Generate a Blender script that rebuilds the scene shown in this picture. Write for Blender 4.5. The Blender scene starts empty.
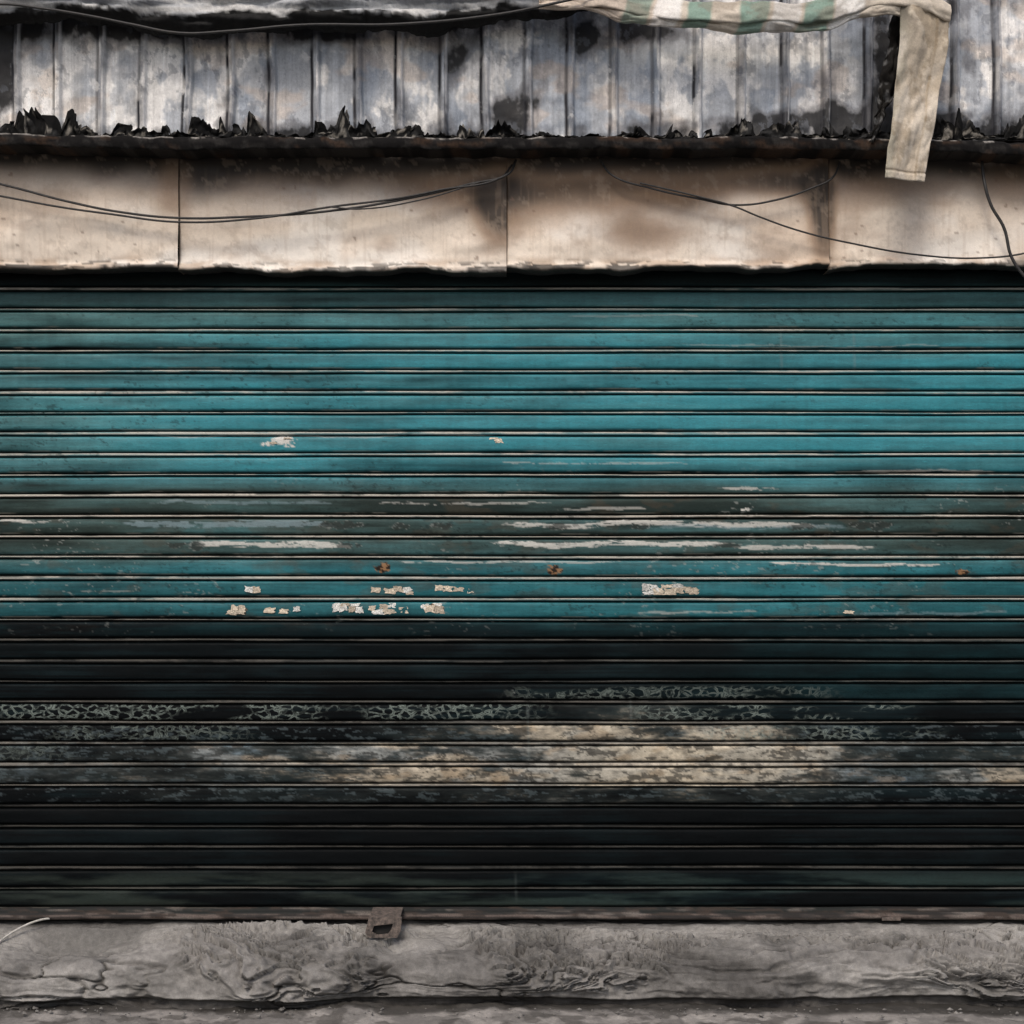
import bpy, math, numpy as np
from mathutils import Vector
np.seterr(all='ignore')
S=0.004; D=6.5; CZ=1.75; V0=987.0
def pz(v): return (V0-v)*S
def W(u,v,y=0.0):
    s=(D+y)/D
    return (u-512)*S*s, y, CZ+(pz(v)-CZ)*s
# ---------- numpy noise ----------
_t={}
def tab(seed,k=0):
    if (seed,k) not in _t: _t[(seed,k)]=np.random.RandomState(seed*31+k+7).rand(256,256)
    return _t[(seed,k)]
def vn(x,y,seed=0):
    x=np.asarray(x,float); y=np.asarray(y,float)
    T=tab(seed); xi=np.floor(x).astype(int); yi=np.floor(y).astype(int)
    fx=x-xi; fy=y-yi; fx=fx*fx*fx*(fx*(fx*6-15)+10); fy=fy*fy*fy*(fy*(fy*6-15)+10)
    x0=xi&255;y0=yi&255;x1=(xi+1)&255;y1=(yi+1)&255
    return (T[x0,y0]*(1-fx)+T[x1,y0]*fx)*(1-fy)+(T[x0,y1]*(1-fx)+T[x1,y1]*fx)*fy
def rot(x,y,i):
    c,s=math.cos(.65*i+.3),math.sin(.65*i+.3)
    return x*c-y*s, x*s+y*c
def fbm(x,y,seed=0,o=5,g=0.5):
    r=0;a=1;n=0
    x=np.asarray(x,float);y=np.asarray(y,float)
    for i in range(o):
        X,Y=rot(x,y,i)
        r=r+a*vn(X*2**i+17.3*i,Y*2**i+9.1*i,seed+i); n+=a; a*=g
    v=r/n
    return np.clip((v-0.5)*1.6+0.5,0,1)
def ridg(x,y,seed=0,o=4):
    r=0;a=1;n=0
    for i in range(o):
        X,Y=rot(x,y,i)
        r=r+a*(1-np.abs(2*vn(X*2**i+5.3*i,Y*2**i+3.1*i,seed+i)-1)); n+=a; a*=.5
    return r/n
def wor(x,y,seed=0):
    xi=np.floor(x).astype(int); yi=np.floor(y).astype(int)
    f1=np.full(x.shape,9.0); f2=np.full(x.shape,9.0)
    A=tab(seed,1);B=tab(seed,2)
    for i in(-1,0,1):
        for j in(-1,0,1):
            px=xi+i+A[(xi+i)%256,(yi+j)%256]; py=yi+j+B[(xi+i)%256,(yi+j)%256]
            d=np.hypot(px-x,py-y)
            f2=np.minimum(f2,np.maximum(f1,d)); f1=np.minimum(f1,d)
    return f1,f2
def ss(a,b,x):
    t=np.clip((x-a)/(b-a),0,1); return t*t*(3-2*t)
def box(u,v,u0,u1,v0,v1,su=10,sv=3):
    return ss(u0-su,u0+su,u)*(1-ss(u1-su,u1+su,u))*ss(v0-sv,v0+sv,v)*(1-ss(v1-sv,v1+sv,v))
def blob(u,v,cu,cv,ru,rv): return np.exp(-((u-cu)/ru)**2-((v-cv)/rv)**2)
def mix(a,b,m):
    m=np.clip(m,0,1)[...,None]
    return a*(1-m)+np.asarray(b)*m
def C(*c): return np.array(c,float)
# ---------- materials ----------
def vmat(name,rough=0.7,metal=0.0,bscale=300,bstr=0.25,bdist=0.002,var=0.25,vscale=120,stretch=(1,1,1),spec=0.5,crackle=False,grain=0,scratch=0,sstr=(.08,1,1)):
    m=bpy.data.materials.new(name); m.use_nodes=True; nt=m.node_tree; N=nt.nodes; L=nt.links
    b=N['Principled BSDF']; b.inputs['Metallic'].default_value=metal
    a=N.new('ShaderNodeAttribute'); a.attribute_name='Col'
    sp=N.new('ShaderNodeMath'); sp.operation='MULTIPLY'; sp.inputs[1].default_value=spec
    L.new(a.outputs['Alpha'],sp.inputs[0]); L.new(sp.outputs[0],b.inputs['Specular IOR Level'])
    tc=N.new('ShaderNodeTexCoord'); mp=N.new('ShaderNodeMapping'); mp.inputs['Scale'].default_value=stretch
    L.new(tc.outputs['Object'],mp.inputs['Vector'])
    def noise(scale,det,vec,r=.62):
        n=N.new('ShaderNodeTexNoise'); n.inputs['Scale'].default_value=scale; n.inputs['Detail'].default_value=det; n.inputs['Roughness'].default_value=r
        L.new(vec,n.inputs['Vector']); return n.outputs['Fac']
    def rng(x,a0,a1,b0,b1):
        r=N.new('ShaderNodeMapRange')
        for k,v in (('From Min',a0),('From Max',a1),('To Min',b0),('To Max',b1)): r.inputs[k].default_value=v
        L.new(x,r.inputs['Value']); return r.outputs[0]
    def mul(x,y):
        q=N.new('ShaderNodeMath'); q.operation='MULTIPLY'; L.new(x,q.inputs[0]); L.new(y,q.inputs[1]); return q.outputs[0]
    n=noise(vscale,3,mp.outputs[0])
    fac=rng(n,.28,.72,1-var,1+var)
    if grain:
        fac=mul(fac,rng(noise(520,1,tc.outputs['Object'],.8),.3,.7,1-grain,1+grain))
    if scratch:
        mp2=N.new('ShaderNodeMapping'); mp2.inputs['Scale'].default_value=sstr; L.new(tc.outputs['Object'],mp2.inputs['Vector'])
        sn=noise(330,2,mp2.outputs[0],.7)
        fac=mul(fac,mul(rng(sn,.66,.72,1,1+scratch*1.6),rng(sn,.30,.38,1-scratch,1)))
    mu=N.new('ShaderNodeVectorMath'); mu.operation='SCALE'
    L.new(a.outputs['Color'],mu.inputs[0]); L.new(fac,mu.inputs['Scale'])
    out=mu.outputs[0]
    if crackle:
        a2=N.new('ShaderNodeAttribute'); a2.attribute_name='Crk'
        mp3=N.new('ShaderNodeMapping'); mp3.inputs['Scale'].default_value=(25,.01,46); L.new(tc.outputs['Object'],mp3.inputs['Vector'])
        nv=N.new('ShaderNodeTexNoise'); nv.inputs['Scale'].default_value=60; nv.inputs['Detail'].default_value=1; L.new(tc.outputs['Object'],nv.inputs['Vector'])
        ad=N.new('ShaderNodeVectorMath'); ad.operation='MULTIPLY_ADD'; ad.inputs[1].default_value=(.4,0,.4)
        L.new(nv.outputs['Color'],ad.inputs[0]); L.new(mp3.outputs[0],ad.inputs[2])
        vo=N.new('ShaderNodeTexVoronoi'); vo.feature='DISTANCE_TO_EDGE'; vo.inputs['Scale'].default_value=1; L.new(ad.outputs[0],vo.inputs['Vector'])
        ln=mul(rng(vo.outputs['Distance'],.07,.14,1,0),rng(vo.outputs['Distance'],.0,.05,.15,1))
        brk=rng(noise(45,2,tc.outputs['Object']),.38,.55,.15,1)
        f=mul(mul(ln,brk),a2.outputs['Fac'])
        mx=N.new('ShaderNodeMix'); mx.data_type='RGBA'; mx.inputs[7].default_value=(.20,.24,.215,1)
        L.new(f,mx.inputs[0]); L.new(out,mx.inputs[6]); out=mx.outputs[2]
    L.new(out,b.inputs['Base Color'])
    L.new(rng(n,.3,.7,max(.05,rough-.12),min(1,rough+.12)),b.inputs['Roughness'])
    bp=N.new('ShaderNodeBump'); bp.inputs['Strength'].default_value=bstr; bp.inputs['Distance'].default_value=bdist
    L.new(noise(bscale,3,mp.outputs[0]),bp.inputs['Height']); L.new(bp.outputs[0],b.inputs['Normal'])
    return m
def pmat(name,c1,c2,scale=20,rough=.8,bstr=.3,metal=0):
    m=bpy.data.materials.new(name); m.use_nodes=True; nt=m.node_tree; N=nt.nodes; L=nt.links
    b=N['Principled BSDF']; b.inputs['Roughness'].default_value=rough; b.inputs['Metallic'].default_value=metal
    tc=N.new('ShaderNodeTexCoord'); n=N.new('ShaderNodeTexNoise'); n.inputs['Scale'].default_value=scale; n.inputs['Detail'].default_value=6
    n.inputs['Roughness'].default_value=.65
    L.new(tc.outputs['Object'],n.inputs['Vector'])
    cr=N.new('ShaderNodeValToRGB'); cr.color_ramp.elements[0].color=(*c1,1); cr.color_ramp.elements[1].color=(*c2,1)
    cr.color_ramp.elements[0].position=.35; cr.color_ramp.elements[1].position=.65
    L.new(n.outputs['Fac'],cr.inputs[0]); L.new(cr.outputs[0],b.inputs['Base Color'])
    bp=N.new('ShaderNodeBump'); bp.inputs['Strength'].default_value=bstr; bp.inputs['Distance'].default_value=.004
    L.new(n.outputs['Fac'],bp.inputs['Height']); L.new(bp.outputs[0],b.inputs['Normal'])
    return m
col=bpy.context.scene.collection
def grid(name,P,Cc,mat,parent=None,smooth=True,solid=0,alpha=None,crk=None,mat2=None):
    n,m=P.shape[:2]
    me=bpy.data.meshes.new(name)
    idx=np.arange(n*m).reshape(n,m)
    q=np.stack([idx[:-1,:-1],idx[:-1,1:],idx[1:,1:],idx[1:,:-1]],-1).reshape(-1,4)
    me.vertices.add(n*m); me.vertices.foreach_set('co',P.reshape(-1).astype(np.float32))
    me.loops.add(q.size); me.loops.foreach_set('vertex_index',q.reshape(-1).astype(np.int32))
    me.polygons.add(len(q)); me.polygons.foreach_set('loop_start',np.arange(0,q.size,4,dtype=np.int32))
    me.update(calc_edges=True)
    me.polygons.foreach_set('use_smooth',np.full(len(q),smooth))
    if Cc is not None:
        a=me.attributes.new('Col','FLOAT_COLOR','POINT')
        rgba=np.ones((n*m,4),np.float32); rgba[:,:3]=np.clip(Cc.reshape(-1,3),0.002,.9)
        if alpha is not None: rgba[:,3]=alpha.reshape(-1)
        a.data.foreach_set('color',rgba.reshape(-1))
    me.materials.append(mat)
    if crk is not None:
        a=me.attributes.new('Crk','FLOAT','POINT'); a.data.foreach_set('value',crk.reshape(-1).astype(np.float32))
        me.materials.append(mat2)
        has=(crk.max(1)>0.01); r=(has[:-1]|has[1:])
        me.polygons.foreach_set('material_index',np.repeat(r.astype(np.int32),m-1))
    o=bpy.data.objects.new(name,me); col.objects.link(o)
    if parent: o.parent=parent
    if solid:
        s=o.modifiers.new('thick','SOLIDIFY'); s.thickness=solid
    return o
def empty(name):
    e=bpy.data.objects.new(name,None); col.objects.link(e); return e
def cube(name,x0,x1,y0,y1,z0,z1,mat,parent=None,bev=.004):
    me=bpy.data.meshes.new(name)
    v=[(x,y,z) for x in(x0,x1) for y in(y0,y1) for z in(z0,z1)]
    f=[(0,1,3,2),(4,6,7,5),(0,4,5,1),(2,3,7,6),(0,2,6,4),(1,5,7,3)]
    me.from_pydata(v,[],f); me.update(); me.materials.append(mat)
    o=bpy.data.objects.new(name,me); col.objects.link(o)
    if parent:o.parent=parent
    if bev:
        b=o.modifiers.new('b','BEVEL'); b.width=bev; b.segments=2
    return o
def ucols(lo=-280,hi=1304,step=1.25,vlo=-40,vhi=1064):
    return np.concatenate([np.arange(lo,vlo,10),np.arange(vlo,vhi,step),np.arange(vhi,hi+1,10)])

# ================= ROLLER SHUTTER =================
shutter=empty('roller_shutter')
PITCH=20.65; L0=289.2
tp=np.array([0,.03,.05,.07,.10,.13,.155,.18,.22,.27,.32,.38,.44,.50,.56,.62,.68,.73,.78,.82,.85,.875,.90,.93,.95,.97])
yp=np.interp(tp,[0,.03,.05,.07,.10,.13,.155,.20,.32,.42,.55,.68,.78,.84,.875,.90,.93,.95,.97],np.array([6,5,1,-8,-10,-7,2,6,7,7.4,7.4,7.2,6.5,4,-4,-10,-9,1,5])*.001)
us=ucols(step=1.4)
ks=np.arange(-3,30)
kk=np.repeat(ks,len(tp)); tt=np.tile(tp,len(ks)); yy=np.tile(yp,len(ks))
K,U=np.meshgrid(kk,us,indexing='ij'); Tt=np.repeat(tt[:,None],len(us),1); Yy=np.repeat(yy[:,None],len(us),1)
V=L0+PITCH*(K+Tt); v1=V[:,0]
wob=(fbm(U/260,K*3.7,11,3)-.5)*1.3
jit=tab(77)[(K+20)%256,3]
Vg=V+wob*.9+(jit-.5)*.8
dent=(fbm(U/70,V/22,12,3)-.5)*.005+(fbm(U/400,V/160,13,3)-.5)*.014
X=(U-512)*S; Yg=-(Yy)-dent; Z=pz(Vg)
st=fbm(U/150,K*5.3+Tt*1.2,21,5,.6)
st2=fbm(U/60,V/3.0,22,5,.6)
st3=fbm(U/240,V/1.8+K*7,27,5,.6)
fine=fbm(U/14,V/1.6,23,4,.6)
big=fbm(U/260,V/70,24,4)
drip=fbm(U/5,V/60,25,3)
blot=fbm(U/28,V/12,26,5)
smud=fbm(U/90,V/26,29,5,.55)
kv=[262,286,295,310,330,360,400,450,466,482,500,530,552,568,590,606,616,622,640,700,918]
sv=[1,.95,.42,.22,.14,.06,.02,.02,.16,.44,.64,.72,.60,.32,.18,.22,.44,.90,.99,1,1]  # sooty rows; the topmost ones also paint in the fascia's shadow
soot_shade=np.interp(V+(big-.5)*10*ss(640,600,V),kv,sv)
mid=ss(285,330,V)*(1-ss(616,640,V))
soot_shade=soot_shade+(st-.5)*.50*mid*(.45+.9*ss(440,520,V)*(1-ss(560,575,V))+.4*(1-ss(300,370,V)))
soot_shade+=(st2-.5)*.12*mid+(big-.5)*.25*mid+(st3-.5)*.22*mid+(smud-.5)*.45*mid
soot_shade+=(1-ss(0,260,U))*.14*mid
lowf=ss(.66,.86,Tt)*ss(.35,.7,fbm(U/150,K*3.3,28,4))
soot_shade+=lowf*.45*mid
soot_shade+=ss(985,1030,U)*.12*mid
for (cu,cv,ru,rv,a) in [(40,484,30,6,.5),(180,378,180,4,.55),(470,380,120,4,.4),(90,350,120,4,.3),(20,440,60,25,.15),(620,515,160,10,.3),(420,505,90,9,.35),(30,330,60,40,.2),(330,300,300,5,.3),(900,300,150,5,.25),(860,330,200,4,.25),(130,400,160,4,.3),(300,466,200,5,.4),(780,470,160,4,.3),(250,358,200,4,.4),(900,421,150,4,.25),(150,345,150,3,.35),(350,420,120,3,.3)]:
    soot_shade+=a*blob(U,V,cu,cv,ru,rv)*(0.3+1.2*st)
soot_shade-=.13*ss(520,980,U)*box(U,V,500,1400,632,700,60,14)*(.2+1.3*smud)
soot_shade-=.13*box(U,V,-100,1400,874,906,60,8)*ss(.2,.8,st)*(.4+.6*ss(300,700,U))
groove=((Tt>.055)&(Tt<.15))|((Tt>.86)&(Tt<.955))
soot_shade=np.clip(soot_shade,0,1)
teal=np.ones(U.shape+(3,))*C(.024,.195,.235)
teal=mix(teal,C(.078,.215,.218),np.clip((1-ss(290,372,V))*.85+(1-ss(0,330,U))*.45+(st-.5)*.5,0,1))
teal=mix(teal,C(.013,.118,.138),ss(560,580,V)*.85)
teal=mix(teal,C(.085,.128,.110),box(U,V,-400,1500,486,560,50,12)*(.75+.5*(st-.5)))
teal*=(0.90+.20*fine)[...,None]
teal*=(0.93+.14*drip)[...,None]
sc=np.ones_like(teal)*C(.0030,.0038,.0044)
sc=mix(sc,C(.007,.016,.019),ss(.40,.85,st3*.4+smud*.6)*.6*(1-.5*ss(790,800,V)))
sc=mix(sc,C(.030,.034,.026),box(U,V,-400,1500,874,930,50,8)*.6*ss(.3,.7,st))
sc=mix(sc,C(.024,.038,.033),box(U,V,-400,1500,480,560,50,12)*.6)
colr=mix(teal,sc,soot_shade**.80)
colr=mix(colr,C(.07,.045,.025),ss(.66,.82,blot)*.25*box(U,V,-400,1400,490,620,40,14))
ash=np.zeros_like(U)
for (a,b,c,d,w,su) in [(530,800,724,742,.80,90),(220,850,743,764,.78,80),(330,840,764,785,.88,90),(560,820,744,785,.40,50),(935,1100,766,785,.95,25),(-50,330,764,785,.34,60),(840,1100,744,764,.36,50),(-50,220,744,764,.26,60),(560,700,703,724,.45,60),(560,860,785,806,.34,80),(380,560,724,742,.40,70),(840,940,764,785,.40,40),(100,560,785,806,.22,80)]:
    ash+=w*box(U,V,a,b,c,d,su,1.6)
ashn=fbm(U/42,V/11+K*3,31,6,.62)
ash_v=(ash*(.22+1.25*ashn)+(fine-.5)*.26)
ashm=ss(.26,.80,ash_v)
ashc=np.ones_like(teal)*C(.40,.35,.27)
right_warm=ss(480,620,U)*(1-ss(820,860,U))
ashc=mix(ashc,C(.54,.48,.37),right_warm*.6)
ashc=mix(ashc,C(.15,.205,.24),np.clip(ss(.5,.75,fbm(U/60,V/16,32,4))*.6+(1-ss(200,330,U))*.7+box(U,V,790,925,700,800,20,5)*.8,0,1)*(1-.6*right_warm))
ashc=mix(ashc,C(.28,.19,.10),ss(.58,.8,fbm(U/22,V/8,33,4))*.45)
ashc*=(0.42+.80*fbm(U/7,V/4,34,5,.65))[...,None]
ashc=mix(ashc,C(.02,.02,.018),ss(.58,.66,fbm(U/16,V/5,35,5,.7))*.75)
colr=mix(colr,ashc,ashm*.93)
halo=ss(.05,.45,ash*(.3+ashn))*(1-ashm)
colr=mix(colr,C(.036,.044,.042),halo*.6)
mm=box(U,V,-400,1400,724,800,100,6)*ss(.62,.72,fbm(U/14,V/3.4,36,6,.7))*(1-ashm)
colr=mix(colr,C(.085,.115,.125),mm*.35)
cr=np.zeros_like(U)
for (a,b,c,d,w) in [(-60,300,705,721,1.),(380,535,705,721,1.),(640,905,705,721,1.),(520,820,687,699,.6),(700,925,727,741,.8),(60,240,726,741,.6),(-60,60,745,760,.4),(180,400,705,721,.55)]:
    cr+=w*box(U,V,a,b,c,d,30,1.6)
cr=np.clip(cr,0,1)*ss(.15,.45,fbm(U/50,V/12,43,3))*(1-groove)*.8
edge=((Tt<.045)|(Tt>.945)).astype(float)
bare_glint=ss(.32,.60,fbm(U/70,K*4.1,51,6,.65))
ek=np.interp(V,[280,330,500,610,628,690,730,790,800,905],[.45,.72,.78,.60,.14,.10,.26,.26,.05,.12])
colr=mix(colr,C(.004,.005,.005),groove*.85)  # grime, with recess shade painted in to deepen the grooves
colr=mix(colr,C(.50,.46,.40),edge*(.25+.75*bare_glint)*ek)  # worn paint, plus the bead's highlight painted into the colour
lip=((Tt>.78)&(Tt<.86)).astype(float)
colr=mix(colr,C(.30,.30,.26),lip*ss(.58,.75,fbm(U/60,K*2.3,52,5,.65))*.35*mid)
for i,(a,b,v,h,w,c) in enumerate([(720,792,487,2.5,.9,0),(500,840,524,3.2,.9,0),(490,735,544,3.4,1.,0),(730,880,547,2.8,.9,0),(190,365,545,4,1.,0),(770,965,563.5,1.8,1.,0),(120,345,524,4,.6,1),(150,345,502,2,.4,1),(-20,60,521,2.,.8,0),(370,560,503,1.6,.5,0),(640,770,612,1.6,.4,0),(560,660,508,1.6,.5,0),(150,500,436,1.1,.4,0),(850,1020,612,2,.35,1),(70,140,590,1.6,.3,0),(500,700,463,1.4,.4,0),(860,1000,471,1.4,.4,0),(560,720,316,1.2,.3,0),(400,640,562,1.5,.5,0),(680,960,346,1.,.3,0),(640,860,527,2.5,.4,1)]):
    r=np.where(np.abs(v1-v)<14)[0]; r=slice(r[0],r[-1]+1); u_=U[r];v_=V[r]
    m=np.exp(-((v_-v-(fbm(u_/60,u_*0,60+i,3)-.5)*4)/h)**2)*ss(a-30,a+30,u_)*(1-ss(b-40,b+20,u_))
    m=ss(.40,.62,m*(.18+1.25*fbm(u_/18,v_/2.2,80+i,6,.72)))*w
    colr[r]=mix(colr[r],C(.50,.49,.45) if c==0 else C(.20,.28,.31),m*.85)
for (cu,cv,ru,rv) in [(175,546,14,4),(196,547,10,5),(340,525,22,5),(440,526,12,4),(400,526,10,4),(800,527,14,4),(880,527,12,5),(730,546,18,3),(860,526,16,4),(508,693,6,4),(350,546,14,3),(560,526,12,4),(640,526,10,4)]:
    r=np.where(np.abs(v1-cv)<14)[0]; r=slice(r[0],r[-1]+1); u_=U[r];v_=V[r]
    m=ss(.35,.6,blob(u_,v_,cu,cv,ru,rv)*(.3+1.3*fbm(u_/6,v_/4,101,4)))
    colr[r]=mix(colr[r],C(.025,.03,.027),m*.8)
    colr[r]=mix(colr[r],C(.3,.32,.3),m*(1-ss(.0,.35,np.abs(m-.5)))*.6)
for j,(cu,cv,ru,rv,c) in enumerate([(284,440,12,4.5,0),(268,444,7,2.5,0),(290,446,6,2,0),(745,510,5,2,0),(383,569,9,6,1),(554,570,9,6,1),(962,572,8,3,1),(436,608,9,5,1),(240,610,8,4,1)]):
    r=np.where(np.abs(v1-cv)<14)[0]; r=slice(r[0],r[-1]+1); u_=U[r];v_=V[r]
    m=ss(.36,.5,blob(u_,v_,cu,cv,ru,rv)*(.3+1.2*fbm(u_/3.5,v_/3,120+j,4,.6)))
    colr[r]=mix(colr[r],C(.55,.54,.50) if c==0 else C(.24,.13,.06),m)
    if c: colr[r]=mix(colr[r],C(.02,.015,.012),m*ss(.40,.50,fbm(u_/3.5,v_/2.5,140+j,3)))
ch=ss(.82,.87,fbm(U/6,V/2.6,150,4,.6))*ss(.55,.75,fbm(U/80,V/40,152,3))
colr=mix(colr,C(.28,.30,.28),ch*.4*box(U,V,-300,1300,480,620,10,30))
dk=ss(.76,.82,fbm(U/7,V/3.4,154,5,.65))*ss(.4,.7,fbm(U/120,V/50,156,3))
colr=mix(colr,C(.012,.02,.02),dk*.5*mid)
for (uu_,va,vb_,w) in [(516,874,900,.07),(533,706,760,.2),(636,700,730,.15),(797,330,370,.2),(870,330,372,.2)]:
    vr=np.exp(-((U-uu_-(V-890)*.03)/1.2)**2)*box(U,V,uu_-20,uu_+20,va,vb_,6,6)
    colr=mix(colr,C(.22,.26,.25),vr*w)
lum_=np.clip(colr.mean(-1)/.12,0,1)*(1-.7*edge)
kw=dict(rough=.55,bscale=220,bstr=.2,bdist=.0012,var=.14,vscale=150,stretch=(.5,1,1.2),spec=.38,grain=.12,scratch=.30)
m_sh=vmat('painted_shutter_steel',**kw); m_sh2=vmat('blistered_shutter_paint',crackle=True,**kw)
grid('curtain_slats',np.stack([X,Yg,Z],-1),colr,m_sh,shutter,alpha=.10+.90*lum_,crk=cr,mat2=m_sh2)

# paper remnants on the slats
rng=np.random.RandomState(5)
papers=[(253,590,15,7),(239,608,14,8),(236,612,18,5),(270,610,12,6),(284,611,10,5),(297,609,8,6),(340,607,14,9),(356,610,14,7),(350,604,20,4),(372,608,8,6),(388,606,16,7),(384,612,24,6),(404,610,10,7),(425,606,8,5),(434,609,20,8),(438,604,10,4),(376,590,10,6),(390,591,12,6),(403,590,18,6),(444,588,16,6),(458,589,12,5),(472,590,9,6),(519,590,16,4),(650,588,16,8),(664,591,22,8),(684,590,24,7),(672,586,20,4),(694,592,10,5),(848,612,12,4),(494,437,10,6),(499,441,9,5),(410,593,8,4),(648,593,12,4),(288,438,9,3),(274,443,10,2.5)]
pv=[];pf=[];pc=[]
for (cu,cv,w,h) in papers:
  for sub in range(2 if w>12 else 1):
    if w>12:
        cu2=cu+(sub-.5)*w*.5; w2=w*.6; cv2=cv+rng.uniform(-1,1)
    else: cu2,w2,cv2=cu,w,cv
    n=16; base=len(pv); ang0=rng.rand()*.3-.15
    k=math.floor((cv2-L0)/PITCH)
    tone=C(.60,.52,.41)*(.7+.4*rng.rand()) if rng.rand()>.35 else C(.68,.68,.64)*(.8+.3*rng.rand())
    pts=[(0,0)]
    for i in range(n):
        a=i/n*2*math.pi
        r=1/max(abs(math.cos(a)),abs(math.sin(a)))*(.6+.5*rng.rand())
        pts.append((math.cos(a)*r,math.sin(a)*r))
    for (a,b) in pts:
        du=a*w2/2; dv=b*h/2
        uu=cu2+du*math.cos(ang0)-dv*math.sin(ang0); vv=cv2+du*math.sin(ang0)*.5+dv
        t=(vv-L0)/PITCH-k; t=min(max(t,.19),.8); vv=L0+PITCH*(k+t)
        y=-np.interp(t,tp,yp)-.0055-.0015*rng.rand()
        pv.append(((uu-512)*S,y,pz(vv))); pc.append(tone*(.6+.5*rng.rand()))
    for i in range(n): pf.append((base,base+1+i,base+1+(i+1)%n))
me=bpy.data.meshes.new('paper_remnants'); me.from_pydata(pv,[],pf); me.update()
a=me.attributes.new('Col','FLOAT_COLOR','POINT'); a.data.foreach_set('color',np.array([[*c,1] for c in pc],np.float32).reshape(-1))
m_pap=vmat('weathered_paper',rough=.9,bscale=400,bstr=.2,var=.6,vscale=260,spec=.2); me.materials.append(m_pap)
o=bpy.data.objects.new('paper_remnants',me); col.objects.link(o); o.parent=shutter

us2=ucols(step=2)
pr=[(907.5,-.000),(908.3,-.010),(909.5,-.014),(911.5,-.015),(912.8,-.015),(913.4,-.026),(914.2,-.030),(916.5,-.031),(918.0,-.029),(918.4,-.020),(919,.01)]
R=[];Cc=[]
for (v,y) in pr:
    vv=np.full_like(us2,v)+(fbm(us2/90,us2*0+v*.02,170,4)-.5)*1.5
    yv=y-(fbm(us2/50,us2*0,171,4)-.5)*.006
    R.append(np.stack([(us2-512)*S,yv,pz(vv)],-1))
    f=fbm(us2/18,us2*0+v/3,172,5)
    c=np.ones((len(us2),3))*(C(.012,.014,.013) if v<912.9 else C(.10,.078,.068))
    c=mix(c,C(.035,.026,.021),ss(.45,.7,f)); c=mix(c,C(.16,.14,.125),ss(.62,.8,fbm(us2/40,us2*0+v/2,173,5))*.6)
    c=mix(c,C(.012,.012,.012),ss(.45,.7,fbm(us2/60,us2*0+v,174,5))*.8)
    Cc.append(c)
m_rust=vmat('rusty_steel',rough=.8,bscale=250,bstr=.5,var=.4,vscale=180,spec=.3)
grid('bottom_rail',np.array(R),np.array(Cc),m_rust,shutter)

# ================= BUILDING =================
bld=empty('shop_building')
m_wall=pmat('sooty_render',(.10,.095,.085),(.28,.26,.23),6,.9)
m_dark=pmat('charred_interior',(.008,.008,.008),(.02,.018,.016),12,.95)
cube('pier_left',-3.9,-3.16,-.10,.35,0,3.75,m_wall,bld,.01)
cube('pier_right',3.16,3.9,-.10,.35,0,3.75,m_wall,bld,.01)
cube('lintel_wall',-3.155,3.155,.12,.35,2.9,3.75,m_dark,bld,0)
cube('interior_wall',-3.155,3.155,.36,.50,0,3.75,m_dark,bld,0)
cube('upper_wall',-3.9,3.9,-.06,.5,3.755,5.6,m_wall,bld,.01)
for sx in(-1,1):
    cube('guide_rail',sx*3.12-.035,sx*3.12+.035,-.045,.04,.27,2.95,m_rust,shutter,.003)

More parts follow.
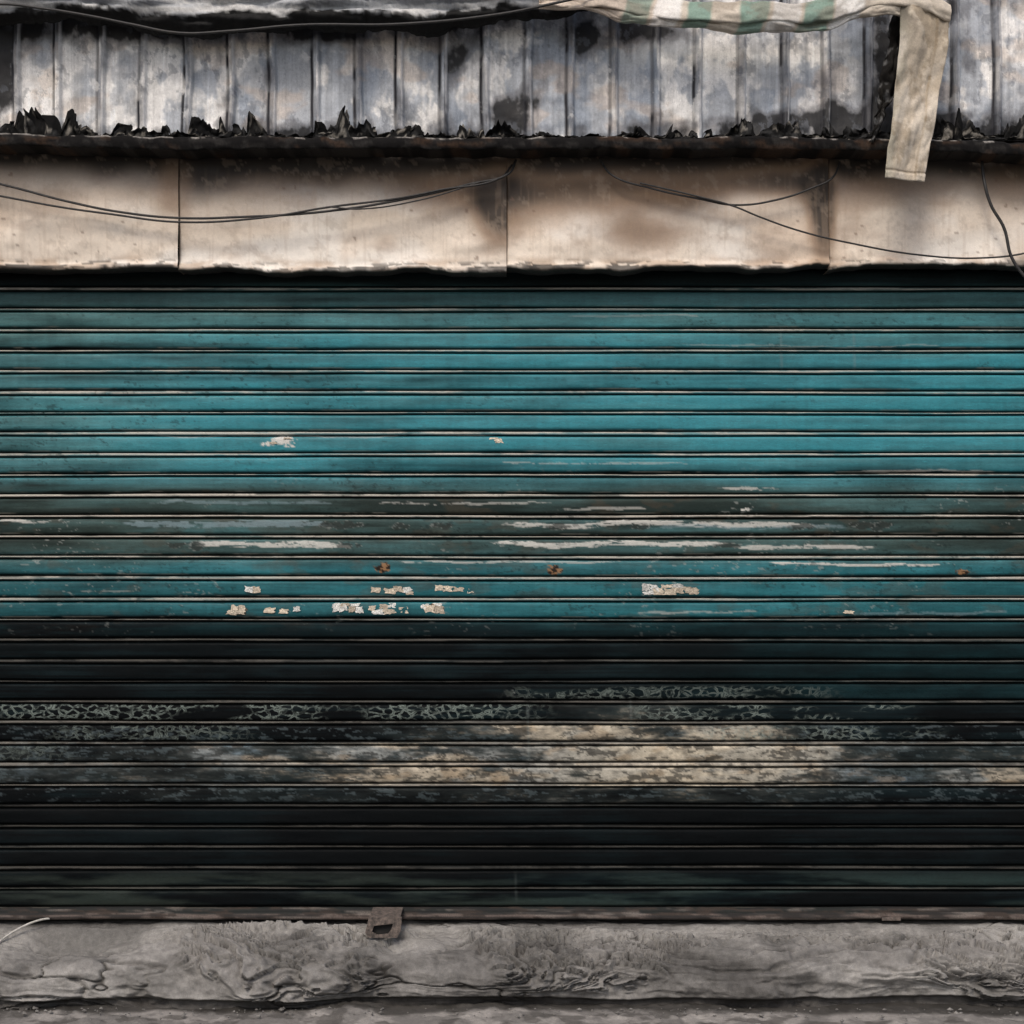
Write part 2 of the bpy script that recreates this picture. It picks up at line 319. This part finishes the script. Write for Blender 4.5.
# ================= FASCIA =================
fascia=empty('sheet_metal_fascia')
m_fa=vmat('scorched_cream_sheet',rough=.6,bscale=45,bstr=.18,bdist=.003,var=.06,vscale=60,spec=.3,grain=.10)
joints=[-320,-150,178,506,828,1160,1345]
for j in range(len(joints)-1):
    a,b=joints[j],joints[j+1]
    uu=np.arange(a,b+.9,1.5)
    yb=-.125-(.004 if j%2 else 0)-(.008 if j==3 else 0)
    vb={0:264,1:262.5,2:265.5,3:263.5,4:262.5,5:263}[j]
    n=64
    U_,I=np.meshgrid(uu,np.arange(n+6),indexing='xy')
    Vv=np.zeros_like(U_);Yd=np.zeros_like(U_)
    Vv[:n]=np.linspace(136,vb-3,n)[:,None]
    wave=(fbm(U_/60,U_*0+j,200+j,4)-.5)
    lip=[(-1.0,-.003),(.6,-.008),(2.5,-.010),(4.2,-.008),(4.8,.004),(4.8,.10)]
    for q,(dv,dy) in enumerate(lip):
        Vv[n+q]=vb+dv; Yd[n+q]=dy
    Vv+=wave*8*ss(225,262,Vv)
    sag={1:2.5,2:1.5,3:.5,4:-1.,}.get(j,0)
    Vv+=sag*((U_-a)/(b-a))*ss(200,262,Vv)
    buck=(fbm(U_/130,Vv/70,210+j,3)-.5)*.075*ss(130,200,Vv)+(fbm(U_/40,Vv/24,215+j,3)-.5)*.016*(.3+ss(225,255,Vv))
    buck+=.016*ss(30,0,b-U_)*ss(180,250,Vv)*(1 if j in(2,) else .2)
    Y_=yb+Yd-buck*.5
    Y_[:,0]+=.012
    X_=(U_-512)*S*((D+yb)/D); Z_=CZ+(pz(Vv)-CZ)*((D+yb)/D)
    u=U_;v=Vv
    c=np.ones(u.shape+(3,))*C(.73,.64,.54)
    c=mix(c,C(.80,.76,.70),ss(.4,.7,fbm(u/110,v/60,220,3))*.7)
    c=mix(c,C(.60,.47,.36),ss(.40,.85,fbm(u/80,v/50,221,5))*.55)
    c=mix(c,C(.38,.29,.23),ss(.55,.85,fbm(u/60,v/34,233,5,.55))*.45)
    ty=np.interp(u,[-300,0,150,200,350,500,560,820,840,1024,1300],[-6,-6,-2,4,8,15,17,13,7,10,10])
    top=np.interp(v-ty+(fbm(u/110,v/90,222,3)-.5)*30,[150,167,182,206,245],[1,.95,.62,.22,0])  # smoke at panel tops, with the eave's shadow painted in
    c=mix(c,C(.22,.155,.115),top*.8); c=mix(c,C(.014,.012,.011),ss(.35,1,top)*.97)
    sm=np.zeros_like(u)
    L=[(640,234,50,16,.6),(600,205,100,22,.35),(700,182,140,14,.35),(930,186,120,14,.35),(350,180,130,12,.3)]
    if j==2: L+=[(502,208,26,36,1.15),(470,192,60,18,.5),(184,200,10,40,.35)]
    if j==3: L+=[(506,200,26,40,.5),(560,192,100,20,.6),(824,205,16,60,1.3),(800,180,70,18,.6)]
    if j==1: L+=[(172,190,18,34,.5)]
    if j==4: L+=[(830,210,7,44,.8),(1015,200,30,50,.3)]
    for (cu,cv,ru,rv,w) in L: sm+=w*blob(u,v,cu,cv,ru,rv)
    smn=sm*(.75+.4*fbm(u/60,v/50,223,4,.5))
    c=mix(c,C(.27,.175,.11),ss(.02,.60,smn)*.78); c=mix(c,C(.018,.015,.013),ss(.38,1.1,smn)*.9)
    c=mix(c,C(.33,.26,.20),ss(.66,.74,fbm(u/9,v/8,224,5,.65))*.25)
    c=mix(c,C(.36,.26,.18),ss(.66,.82,fbm(u/3,v/60,225,3))*.18*ss(160,200,v))
    f1,f2=wor(u/26,v/20,226)
    sp=(f1<.05+.04*vn(u/26,v/20,227))&(vn(u/40,v/40,228)>.6)
    c=mix(c,C(.16,.10,.07),sp*.6)
    lowb=ss(vb-9,vb-1,v)
    c=mix(c,C(.38,.26,.17),lowb*ss(.4,.7,fbm(u/26,v/8,230,4))*.55)
    c=mix(c,C(.02,.02,.02),(v>vb+2.0)*ss(.25,.5,fbm(u/30,v*0,231,4))*.85)
    c=mix(c,C(.02,.018,.016),ss(.62,.68,fbm(u/12,v/3,232,4))*ss(vb-5,vb,v)*.7)
    c[-1]=C(.02,.02,.02);c[-2]=C(.04,.03,.025)
    c=mix(c,C(.20,.14,.10),ss(2.2,0,u-a)*(.6 if j!=3 else .25))
    grid('panel',np.stack([X_,Y_,Z_],-1),c,m_fa,fascia)
# ================= CORRUGATED SHEET =================
m_co=vmat('weathered_galvanised_sheet',rough=.65,metal=.0,bscale=120,bstr=.25,bdist=.002,var=.12,vscale=90,spec=.25,grain=.16,scratch=.25,sstr=(1,1,.08))
ribs=np.array([-280+42.5*i for i in range(38)])+np.random.RandomState(3).uniform(-1.5,1.5,38)
ribs=ribs+(18-(ribs[7]))
uu=ucols(step=1.0,lo=-300,hi=1320)
vv=np.concatenate([np.linspace(-220,-8,30),np.linspace(-5,141,140)])
V,U=np.meshgrid(vv,uu,indexing='ij')
Uw=U+(fbm(U/200,V/90,240,3)-.5)*3
near=np.clip(np.round((Uw-ribs[0])/42.5).astype(int),0,len(ribs)-1)
d=np.abs(Uw-ribs[near]); side=np.sign(Uw-ribs[near])
rib=1-ss(1.6,4.4,d)
pan=near+(side>0)
pr_=tab(9)[pan%256,5]; pr2=tab(9)[pan%256,9]
Yc=-.165-.024*rib-(fbm(U/60,V/50,241,4)-.5)*.024-(fbm(U/15,V/25,242,3)-.5)*.004-(pr_-.5)*.006
Yc-=.03*ss(95,141,V)*(fbm(U/30,V/40,243,4)-.4)
yb=-.165
X=(U-512)*S*((D+yb)/D); Z=CZ+(pz(V)-CZ)*((D+yb)/D)
wl=np.interp(U,[-300,0,30,250,400,640,760,900,1000,1300],[.25,.2,.34,.22,-.10,-.08,.06,.1,-.04,0])
bn=fbm(U/50+pr_*2,V/70+pr2*2,244,7,.58)+wl*.6
c=np.ones(U.shape+(3,))*C(.40,.42,.45)
c=mix(c,C(.54,.545,.55),ss(.38,.52,bn)*.8)
c=mix(c,C(.86,.84,.81),ss(.52,.64,bn)*.9)
c=mix(c,C(.25,.29,.35),ss(.52,.66,fbm(U/40,V/60+pr_*3,245,6,.58)-wl*.4)*.7)
c=mix(c,C(.56,.44,.34),ss(.62,.8,fbm(U/45,V/30,246,4))*.4)
vs=fbm(U/3.0,V/110,247,5,.6)
c*=(.78+.40*vs)[...,None]
sm=np.zeros_like(U)
for (cu,cv,ru,rv,w) in [(2,60,14,70,.9),(150,24,120,17,1.2),(430,22,60,14,.6),(470,50,20,24,.3),(505,112,34,18,.8),(585,36,24,22,.6),(650,32,60,14,.6),(885,70,18,60,.8),(845,112,34,18,.5),(965,60,14,50,.4),(225,110,10,34,.4),(135,80,6,40,.35),(760,124,60,12,.5),(900,124,110,14,.8),(1020,90,30,40,.35),(330,32,60,12,.7),(400,110,12,30,.4),(268,70,7,40,.35),(560,70,40,30,.25),(445,90,16,40,.3)]:  # smoke patches; the wide upper-left one paints the tarp's shadow arcs
    sm+=w*blob(U,V,cu,cv,ru,rv)
sm+=.42*ss(112,137,V)+.35*ss(30,5,V)+.22*ss(.52,.75,fbm(U/34,V/70+pr_*9,248,5))
smn=sm*(.25+1.3*fbm(U/22,V/30,249,7,.6))
c=mix(c,C(.13,.13,.14),ss(.20,.44,smn)*.7); c=mix(c,C(.012,.012,.013),ss(.44,.68,smn)*.93)
c=mix(c,C(.10,.10,.11),rib*ss(.3,.6,fbm(U/20,V/50,250,4))*.5)
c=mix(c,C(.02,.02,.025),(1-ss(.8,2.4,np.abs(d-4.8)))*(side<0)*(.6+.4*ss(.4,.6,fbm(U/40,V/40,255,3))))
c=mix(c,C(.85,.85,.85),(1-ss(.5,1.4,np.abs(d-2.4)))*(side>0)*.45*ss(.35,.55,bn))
hook=ss(.64,.68,fbm(U/8,V/12,253,5,.65))*ss(.48,.65,fbm(U/70,V/50,254,3))
c=mix(c,C(.13,.14,.16),hook*.45)
chp=ss(.62,.65,fbm(U/12,V/18,251,6,.65))*ss(.45,.6,fbm(U/60,V/60,252,3))*ss(.3,0,smn)
c=mix(c,C(.80,.79,.77),chp*.45)
grid('corrugated_metal_sheet',np.stack([X,Yc,Z],-1),c,m_co)

# ================= BURNT EAVE ANGLE =================
m_char=vmat('charred_metal',rough=.85,bscale=150,bstr=.5,bdist=.003,var=.5,vscale=90,spec=.12)
prf=[(135.5,-.17),(136,-.255),(137,-.268),(139,-.272),(143,-.272),(147,-.27),(148.5,-.266),(149,-.255),(149.5,-.14)]
R=[];Cc=[]
yb=-.26;s=(D+yb)/D
for (v,y) in prf:
    sl=(us2/1024)*3.0
    w=(fbm(us2/110,us2*0,260,5)-.5)*4+(fbm(us2/14,us2*0+v*.1,261,3)-.5)*2.2
    vv_=v+w+sl-2+np.interp(us2,[0,200,500,760,1024],[0,2,1,1,4])
    yv=y-(fbm(us2/60,us2*0+v*.05,262,4)-.5)*.014
    R.append(np.stack([(us2-512)*S*s,yv,CZ+(pz(vv_)-CZ)*s],-1))
    f=fbm(us2/14,us2*0+v/3,263,5)
    c=np.ones((len(us2),3))*C(.008,.0075,.0075)
    c=mix(c,C(.30,.28,.26),ss(.52,.66,f)*(.8 if v<138 else .05)); c=mix(c,C(.06,.035,.022),ss(.6,.8,fbm(us2/22,us2*0+v/4,264,4))*.5)  # pale broken top edge is a painted highlight
    Cc.append(c)
grid('burnt_eave_angle',np.array(R),np.array(Cc),m_char)

# ================= CHARRED FRINGE =================
m_fr=vmat('charred_membrane',rough=.85,bscale=120,bstr=.5,bdist=.003,var=.4,vscale=120,spec=.10)
fr=empty('charred_roofing_felt')
env=lambda u: 1.25*np.interp(u,[-300,0,20,60,90,120,200,260,330,420,480,520,600,640,700,760,800,850,900,1024,1300],[18,28,30,22,12,13,18,20,23,17,13,7,4,13,21,16,22,20,13,26,18])
for ly in range(3):
    uu=ucols(step=1.0)
    rr=np.random.RandomState(500+ly); h=np.zeros_like(uu); leanu=np.zeros_like(uu)
    x=-300.0
    while x<1320:
        wd_=6+rr.rand()**2*44; pk=x+wd_*rr.uniform(.1,.9); ht=rr.rand()**1.2*1.0+.08
        if rr.rand()<.28: ht*=.2
        m=(uu>=x)&(uu<x+wd_)
        t=np.where(uu<pk,(uu-x)/(pk-x),(x+wd_-uu)/(x+wd_-pk))
        h=np.where(m,np.maximum(h,np.clip(np.clip(t,0,1)**rr.uniform(.35,.9),0,rr.uniform(.55,1))*ht),h); leanu=np.where(m,rr.uniform(-5,5),leanu)
        x+=wd_*rr.uniform(.6,1.2)
    lump=fbm(uu/11,uu*0+ly*3,270+ly,4,.6)
    h=env(uu)*h*(.4+1.2*lump)+(fbm(uu/3.2,uu*0+ly*1.7,280+ly,3)-.5)*4*(h>.12)+3.5*fbm(uu/30,uu*0,283+ly,3)
    h=np.clip(h,.6,34)
    nr=9; R=[];Cc=[]
    y0=-.19-.024*ly
    s=(D+y0)/D
    for r in range(nr):
        f=r/(nr-1)
        v=139-h*f+(ly*.6)
        lean=(fbm(uu/14,uu*0+f*1.5,290+ly,3)-.5)
        y=y0-lean*.06*f-(fbm(uu/6,f*3+uu*0,295+ly,3)-.5)*.014
        ux=uu+leanu*f*f*h/20+(fbm(uu/8,f*2.5+uu*0,300+ly,3)-.5)*7*f
        R.append(np.stack([(ux-512)*S*s,y,CZ+(pz(v)-CZ)*s],-1))
        c=np.ones((len(uu),3))*C(.006,.006,.006)
        c=mix(c,C(.05,.05,.05),ss(.58,.82,fbm(uu/9,f*3+uu*0,305+ly,4))*.5)
        c=mix(c,C(.26,.24,.21),ss(.74,.84,fbm(uu/7,f*3+uu*0,310+ly,4))*.6)
        Cc.append(c)
    grid('felt_layer',np.array(R),np.array(Cc),m_fr,fr)

# ================= TARPS =================
m_tp=vmat('woven_tarpaulin',rough=.8,bscale=90,bstr=.3,bdist=.003,var=.14,vscale=120,spec=.2,grain=.14)
def smoothpath(pts,n):
    pts=np.array(pts,float); d=np.r_[0,np.cumsum(np.hypot(*np.diff(pts[:,:2],axis=0).T))]
    t=np.linspace(0,d[-1],n)
    o=np.stack([np.interp(t,d,pts[:,i]) for i in range(pts.shape[1])],-1)
    k=max(3,n//40)|1
    ker=np.hanning(k+2)[1:-1]; ker/=ker.sum()
    for i in range(o.shape[1]):
        p=np.pad(o[:,i],k//2,mode='edge'); o[:,i]=np.convolve(p,ker,'valid')
    return o,t
uu=np.arange(-300,640,1.5)
edge_=np.interp(uu,[-300,-60,0,60,100,135,160,200,240,300,350,420,470,520,560,640],[16,14,18,16,18,26,28,33,31,27,28,29,25,16,12,-10])+(fbm(uu/22,uu*0,320,5)-.5)*9
thick_=np.interp(uu,[-300,0,60,130,200,300,420,520,560,640],[10,10,8,13,19,14,14,12,8,6])
nr=40;R=[];Cc=[]
for r in range(nr):
    f=r/(nr-1)
    v=-90+(edge_+90)*f**.7
    y=-.30-.04*np.sin(f*math.pi*.9)-(fbm(uu/60,v/7,321,5)-.5)*.05
    if r>nr-4: y=y+.02*(r-nr+4)
    s=(D-.3)/D
    R.append(np.stack([(uu-512)*S*s,y,CZ+(pz(v)-CZ)*s],-1))
    bl=ss(-1,3,v-(edge_-thick_)+(fbm(uu/16,v/6,322,5)-.5)*9)
    c=np.ones((len(uu),3))*C(.40,.41,.42)
    c=mix(c,C(.62,.61,.59),ss(.45,.6,fbm(uu/50,v/6,324,4))*.8)
    c=mix(c,C(.12,.13,.15),ss(.5,.7,fbm(uu/60,v/5,323,5))*.7)
    c=mix(c,C(.010,.010,.010),bl)
    Cc.append(c)
grid('burnt_tarpaulin',np.array(R),np.array(Cc),m_tp,solid=.004)
tarp=empty('striped_tarpaulin')
pth,tl=smoothpath([(538,1,4),(570,2,8),(620,8,12),(680,14,14),(740,17,15),(790,18,14),(830,13,15),(858,5,14),(885,0,13),(920,3,14),(950,18,11)],420)
nr=44;R=[];Cc=[]
for r in range(nr):
    f=r/(nr-1)
    w=pth[:,2]*(1+.25*(fbm(tl/40,tl*0,330,3)-.5))
    zz=np.interp(f,[0,.1,.45,.55,.9,1],[-.9,-1,.55,.35,1.0,.85])
    yy_=np.interp(f,[0,.1,.3,.45,.52,.6,.9,1],[.2,0,-.30,-.36,-.10,-.2,-.1,.3])
    v=pth[:,1]+zz*w+(fbm(tl/36,f*1.6+tl*0,331,3)-.5)*6
    y=-.34+yy_*w*S*1.3-(fbm(tl/50,f*2.5+tl*0,332,4)-.5)*.04
    s=(D-.34)/D
    R.append(np.stack([(pth[:,0]-512)*S*s,y,CZ+(pz(v)-CZ)*s],-1))
    q=(tl+f*12+(fbm(tl/30,f*1.5+tl*0,335,3)-.5)*6)
    c=np.ones((len(tl),3))*C(.54,.48,.40)
    for (g0,g1,cc_) in [(92,118,0),(122,148,1),(154,178,0),(206,234,0),(238,264,1),(268,298,0),(300,332,1)]:
        c=mix(c,C(.17,.28,.23) if cc_==0 else C(.74,.73,.70),ss(g0-2,g0+2,q)*(1-ss(g1-2,g1+2,q))*.88)
    c=mix(c,C(.50,.31,.25),ss(150,100,tl)*.15)
    c=mix(c,C(.22,.18,.14),ss(.52,.78,fbm(tl/30,f*3+tl*0,333,6,.6))*.5)
    c=mix(c,C(.10,.08,.06),(1-ss(0,.05,np.abs(f-.54)))*.7+tl*0)
    Cc.append(c)
grid('folded_awning_cloth',np.array(R),np.array(Cc),m_tp,tarp,solid=.003)
ft=np.linspace(0,1,110); fs=np.linspace(0,1,40)
F,G=np.meshgrid(ft,fs,indexing='ij')
vL=6+F*174
uL=np.interp(vL,[8,40,100,150,182],[902,899,893,886,884]); uR=np.interp(vL,[8,40,90,140,182],[952,949,941,931,926])
Uu=uL+(uR-uL)*G+(fbm(F*3,G*0,340,3)-.5)*4
Vv=vL+G*1.5
Yy=-.355-.012*np.cos((G*1.2-.25)*math.pi)-(fbm(F*3.2,G*1.6,341,4)-.5)*.050-.005*np.sin(G*6+F*2)
Yy=np.where((G>.76),Yy-.006,Yy)
Yy=np.where(F>.955,Yy-.010,Yy)
s=(D-.355)/D
c=np.ones(F.shape+(3,))*C(.50,.43,.34)
c=mix(c,C(.24,.25,.20),ss(.30,.0,G)*.5)
c=mix(c,C(.63,.57,.49),ss(.45,.7,fbm(F*4,G*2,342,4))*.55)
c=mix(c,C(.24,.19,.13),ss(.45,.75,fbm(F*9,G*3,343,6,.65))*.6+ss(.73,.755,G)*(1-ss(.765,.79,G))*.5)
c=mix(c,C(.03,.025,.02),ss(.22,.0,F)*ss(.4,.7,fbm(F*9,G*4,344,4))*.8)
c=mix(c,C(.10,.075,.05),(ss(.935,.945,F)*(1-ss(.95,.96,F)))*.7)
grid('hanging_tail',np.stack([(Uu-512)*S*s,Yy,CZ+(pz(Vv)-CZ)*s],-1),c,m_tp,tarp,solid=.004)
F,G=np.meshgrid(np.linspace(0,1,60),np.linspace(0,1,14),indexing='ij')
Vv=14+F*128; Uu=np.interp(F,[0,.5,1],[893,880,872])+G*np.interp(F,[0,.6,1],[22,16,4])+(fbm(F*9,G,350,3)-.5)*8
Yy=-.29-(fbm(F*8,G*3,351,4)-.5)*.05
s=(D-.29)/D
c=np.ones(F.shape+(3,))*C(.012,.011,.010); c=mix(c,C(.15,.15,.15),ss(.66,.82,fbm(F*14,G*3,352,4))*.6)
grid('charred_fold',np.stack([(Uu-512)*S*s,Yy,CZ+(pz(Vv)-CZ)*s],-1),c,m_fr,tarp,solid=.003)

# ================= CABLES =================
m_cab=pmat('black_cable_rubber',(.010,.010,.011),(.03,.027,.025),60,.6,.2)
m_cab2=pmat('dusty_white_cable',(.30,.29,.26),(.55,.53,.49),60,.6,.2)
def cable(name,pts,rad,mat,y=-.16):
    cu=bpy.data.curves.new(name,'CURVE'); cu.dimensions='3D'; cu.bevel_depth=rad; cu.bevel_resolution=3; cu.use_fill_caps=True
    sp=cu.splines.new('BEZIER'); sp.bezier_points.add(len(pts)-1)
    for bp_,p in zip(sp.bezier_points,pts):
        yy_=p[2] if len(p)>2 else y
        bp_.co=W(p[0],p[1],yy_); bp_.handle_left_type=bp_.handle_right_type='AUTO'
    cu.materials.append(mat); o=bpy.data.objects.new(name,cu); col.objects.link(o); return o
cable('electric_cable',[(-260,150),(-60,172),(0,184),(70,202),(120,212),(180,218),(240,217),(330,211),(420,196),(470,184),(508,174),(516,160,-.14)],.0048,m_cab,-.19)
cable('electric_cable',[(-260,160),(-60,186),(0,196),(60,207),(110,214),(178,222),(260,218),(330,207),(400,198),(440,190),(500,178),(512,165,-.14)],.0042,m_cab,-.195)
cable('electric_cable',[(330,207,-.2),(360,209),(420,200),(462,188),(480,182)],.003,m_cab,-.2)
cable('electric_cable',[(600,160,-.15),(612,175),(650,188),(700,199),(735,205),(780,199),(812,188),(832,178),(840,162,-.15)],.0040,m_cab,-.185)
cable('electric_cable',[(640,183),(700,197),(733,206),(760,217),(800,231),(850,243),(920,255),(980,258),(1030,252),(1120,220),(1280,170)],.0036,m_cab,-.192)
cable('electric_cable',[(981,150,-.15),(985,185),(991,205),(1004,228),(1012,258),(1030,282),(1080,320),(1150,340)],.0062,m_cab,-.20)
cable('insulated_wire',[(-60,965,-.24),(-12,950,-.17),(4,938,-.12),(18,929,-.085),(40,920,-.05),(60,918,.0)],.0042,m_cab2)
cable('overhead_cable',[(-300,40,-.33),(-100,14,-.38),(0,4,-.39),(40,8,-.4),(90,16,-.4),(130,24,-.4),(180,33,-.4),(230,31,-.4),(300,25,-.4),(400,24,-.4),(500,14,-.4),(560,2,-.39),(700,-30,-.38),(1300,-70,-.38)],.005,m_cab)

# ================= CONCRETE STEP =================
uu=ucols(step=1.6)
prof=np.array([(.10,.266),(.0,.262),(-.04,.250),(-.10,.228),(-.17,.208),(-.235,.186),(-.275,.160),(-.298,.13),(-.308,.10),(-.312,.07),(-.310,.04),(-.308,.01),(-.302,-.03),(-.30,-.06)])
dd=np.r_[0,np.cumsum(np.hypot(*np.diff(prof,axis=0).T))]
tq=np.linspace(0,dd[-1],200)
py=np.interp(tq,dd,prof[:,0]); pz_=np.interp(tq,dd,prof[:,1])
dy=np.gradient(py,tq); dz=np.gradient(pz_,tq); ny=dz; nz=-dy
for a_ in (ny,nz):
    a_[:]=np.convolve(np.pad(a_,7,mode='edge'),np.ones(15)/15,'valid')
A,Ux=np.meshgrid(tq,uu,indexing='ij'); xw=(Ux-512)*S
s1=A*10
wx=xw*2.0+(fbm(xw*2.2,s1*.6,400,4)-.5)*2.8; wy=s1*1.1+(fbm(xw*1.8,s1*.5,401,4)-.5)*3.4
rg=ridg(wx*.5,wy*.5,402,4)
lay=fbm(wx*.5,wy*.9,403,6,.5)
lum=fbm(xw*1.8,s1*.42,404,3)
f1,f2=wor(wx*.42,wy*.5,405)
crk=(1-ss(0,.05,f2-f1))*ss(.54,.64,fbm(xw*1.6,s1*.3,406,3))
front=ss(.10,.28,A)
nl=6; tf=(lay*nl)%1; terr=np.floor(lay*nl)/nl
lumpy=fbm(xw*4,s1*.6,408,5,.52)
tmask=ss(.36,.52,fbm(xw*1.8,s1*.3,409,3))
disp=front*((lum-.5)*.100+(lay-.5)*.03-ss(.74,.95,rg)*.026-crk*.018)
disp+=front*((terr+ss(.0,.12,tf)/nl-lay)*.30)*tmask
disp+=(1-front)*((lay-.5)*.022-.008*crk)
disp+=(lumpy-.5)*.040*(.25+.75*front)+(fbm(xw*40,s1*4.5,407,4)-.5)*.005
cut=ss(.52,.535,A+(fbm(xw*3,s1*0,420,4)-.5)*.02); disp-=cut*.03
Y=py[:,None]-np.abs(ny[:,None])*disp
Z=pz_[:,None]+np.abs(nz[:,None])*disp*ss(.0,.12,A)
base=np.ones(A.shape+(3,))*C(.165,.158,.150)
base=mix(base,C(.27,.26,.245),ss(.42,.75,fbm(xw*1.6,s1*.5,410,4,.5))*.6)
base=mix(base,C(.085,.081,.077),ss(.5,.8,fbm(xw*2.0,s1*.6,411,5,.5))*.55)
base=mix(base,C(.27,.26,.24),ss(.11,.18,A)*(1-ss(.24,.33,A))*.35)  # lighter upper bulge: light on the step's top painted in
base*=(.85+.3*fbm(xw*60,s1*6,412,4))[...,None]
base*=(.72+.45*ss(.2,.6,lumpy))[...,None]
base=mix(base,C(.022,.02,.018),crk*.9)
base=mix(base,C(.025,.022,.02),front*tmask*(1-ss(.0,.10,tf))*.75)
base=mix(base,C(.05,.045,.04),front*ss(.80,.98,rg)*.6)
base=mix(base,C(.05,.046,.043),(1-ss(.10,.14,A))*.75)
base=mix(base,C(.03,.027,.025),cut*.8)  # dark foot: shadow below the step painted into its colour
m_cc=vmat('rough_cement',rough=.95,bscale=80,bstr=.6,bdist=.004,var=.14,vscale=60,spec=.10,grain=.26)
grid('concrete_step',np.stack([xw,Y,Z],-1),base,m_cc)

# ================= PAVEMENT + GROUND =================
xs=np.concatenate([np.arange(-3.9,-2.2,.05),np.arange(-2.2,2.2,.008),np.arange(2.2,3.91,.05)])
ys=np.concatenate([np.arange(-.20,-.7,-.008),np.arange(-.7,-3.0,-.06)])
Yp,Xp=np.meshgrid(ys,xs,indexing='ij')
Zp=.006+(fbm(Xp*4,Yp*4,430,5)-.5)*.03+(fbm(Xp*30,Yp*30,431,4)-.5)*.010
Zp=np.maximum(Zp,.002)
Zp[-1]=-.02;Zp[:,0]=-.02;Zp[:,-1]=-.02
c=np.ones(Xp.shape+(3,))*C(.18,.17,.16)
c=mix(c,C(.32,.30,.28),ss(.45,.7,fbm(Xp*9,Yp*9,432,5))*.7); c=mix(c,C(.07,.065,.06),ss(.5,.75,fbm(Xp*14,Yp*14,433,5))*.7)
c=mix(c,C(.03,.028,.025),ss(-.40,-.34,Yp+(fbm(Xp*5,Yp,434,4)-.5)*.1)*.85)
grid('pavement',np.stack([Xp,Yp,Zp],-1),c,m_cc)
m_gr=pmat('street_asphalt',(.045,.044,.042),(.085,.08,.075),9,.92,.5)
gx=np.linspace(-150,150,41); GY,GX=np.meshgrid(gx,gx,indexing='ij')
grid('ground',np.stack([GX,GY,np.full_like(GX,-.004)],-1),None,m_gr)
vs_=[];fs_=[]
rg_=np.random.RandomState(8)
for i in range(300):
    x=rg_.uniform(-2.5,2.5); y=-.35-abs(rg_.normal(0,.07)); r=.003+.009*rg_.rand()**3
    b=len(vs_)
    for (a1,b1,c1) in [(1,0,0),(-1,0,0),(0,1,0),(0,-1,0),(0,0,1),(0,0,-1)]:
        k=r*(.6+.7*rg_.rand()); vs_.append((x+a1*k+rg_.normal(0,r*.2),y+b1*k,.014+c1*k*.7))
    for f in [(0,2,4),(2,1,4),(1,3,4),(3,0,4),(2,0,5),(1,2,5),(3,1,5),(0,3,5)]: fs_.append(tuple(b+q for q in f))
me=bpy.data.meshes.new('cement_rubble'); me.from_pydata(vs_,[],fs_); me.update(); me.materials.append(pmat('cement_crumb',(.08,.075,.07),(.22,.21,.195),30,.95))
o=bpy.data.objects.new('cement_rubble',me); col.objects.link(o)

# ================= LATCH =================
lt=empty('shutter_latch')
m_r2=pmat('heavy_rust',(.04,.034,.030),(.17,.135,.115),70,.85,.6)
def plate(name,outer,inner,y,th,mat,parent):
    n=len(outer); vs=[]
    for yy_ in (y,y+th):
        for p in outer+inner:
            w=W(p[0],p[1],y); vs.append((w[0],yy_,w[2]))
    f=[]
    for i in range(n):
        j=(i+1)%n
        f.append((i,j,n+j,n+i)); f.append((2*n+i,3*n+i,3*n+j,2*n+j))
        f.append((i,2*n+i,2*n+j,j)); f.append((n+i,n+j,3*n+j,3*n+i))
    me=bpy.data.meshes.new(name); me.from_pydata(vs,[],f); me.update(); me.materials.append(mat)
    o=bpy.data.objects.new(name,me); col.objects.link(o); o.parent=parent
    b=o.modifiers.new('b','BEVEL'); b.width=.0015; b.segments=2
    return o
yl=-.21
plate('hasp_plate',[(369,917),(402,917),(401,930),(397,938),(369,938),(365,933)],[(374,926),(393,924),(391,930),(388,934),(377,935),(372,932)],yl,.010,m_r2,lt)
w0=W(368,917.5,yl); w1=W(401,917,yl)
cube('hasp_arm',w0[0]+.003,w1[0]-.004,yl+.011,-.02,w0[2]-.008,w0[2]-.001,m_r2,lt,.002)
w=W(383,930,yl); cube('dark_hole_backing',w[0]-.045,w[0]+.045,yl+.02,yl+.05,w[2]-.022,w[2]+.018,m_dark,lt,.003)  # dark block added behind the hasp plate so its hole looks black
w=W(893,919,-.035); cube('lock_tab',w[0]-.045,w[0]+.03,-.042,-.032,w[2]-.006,w[2]+.007,m_r2,lt,.002)

# ================= LIGHT / WORLD / CAMERA =================
el,az=math.radians(50),math.radians(196)
wd=bpy.data.worlds.new('World'); bpy.context.scene.world=wd; wd.use_nodes=True
nt=wd.node_tree; bg=nt.nodes['Background']; sk=nt.nodes.new('ShaderNodeTexSky'); sk.sky_type='NISHITA'; sk.sun_disc=False
sk.sun_elevation=el; sk.sun_rotation=az; sk.dust_density=4; sk.air_density=1
nt.links.new(sk.outputs[0],bg.inputs[0]); bg.inputs[1].default_value=.15
sl=bpy.data.lights.new('sun','SUN'); sl.energy=1.5; sl.angle=math.radians(16); sl.color=(1,.93,.84)
so=bpy.data.objects.new('sun',sl); col.objects.link(so)
dirv=Vector((math.sin(az)*math.cos(el),math.cos(az)*math.cos(el),math.sin(el)))
so.rotation_euler=(-dirv).to_track_quat('-Z','Y').to_euler(); so.location=dirv*20
cam=bpy.data.cameras.new('camera'); cam.sensor_width=36; cam.lens=36*D/(1024*S); cam.shift_y=(pz(512)-CZ)/(1024*S); cam.clip_end=500
co=bpy.data.objects.new('camera',cam); col.objects.link(co); co.location=(0,-D,CZ); co.rotation_euler=(math.pi/2,0,0)
sc=bpy.context.scene; sc.camera=co
sc.view_settings.view_transform='Standard'; sc.view_settings.look='None'; sc.view_settings.exposure=0
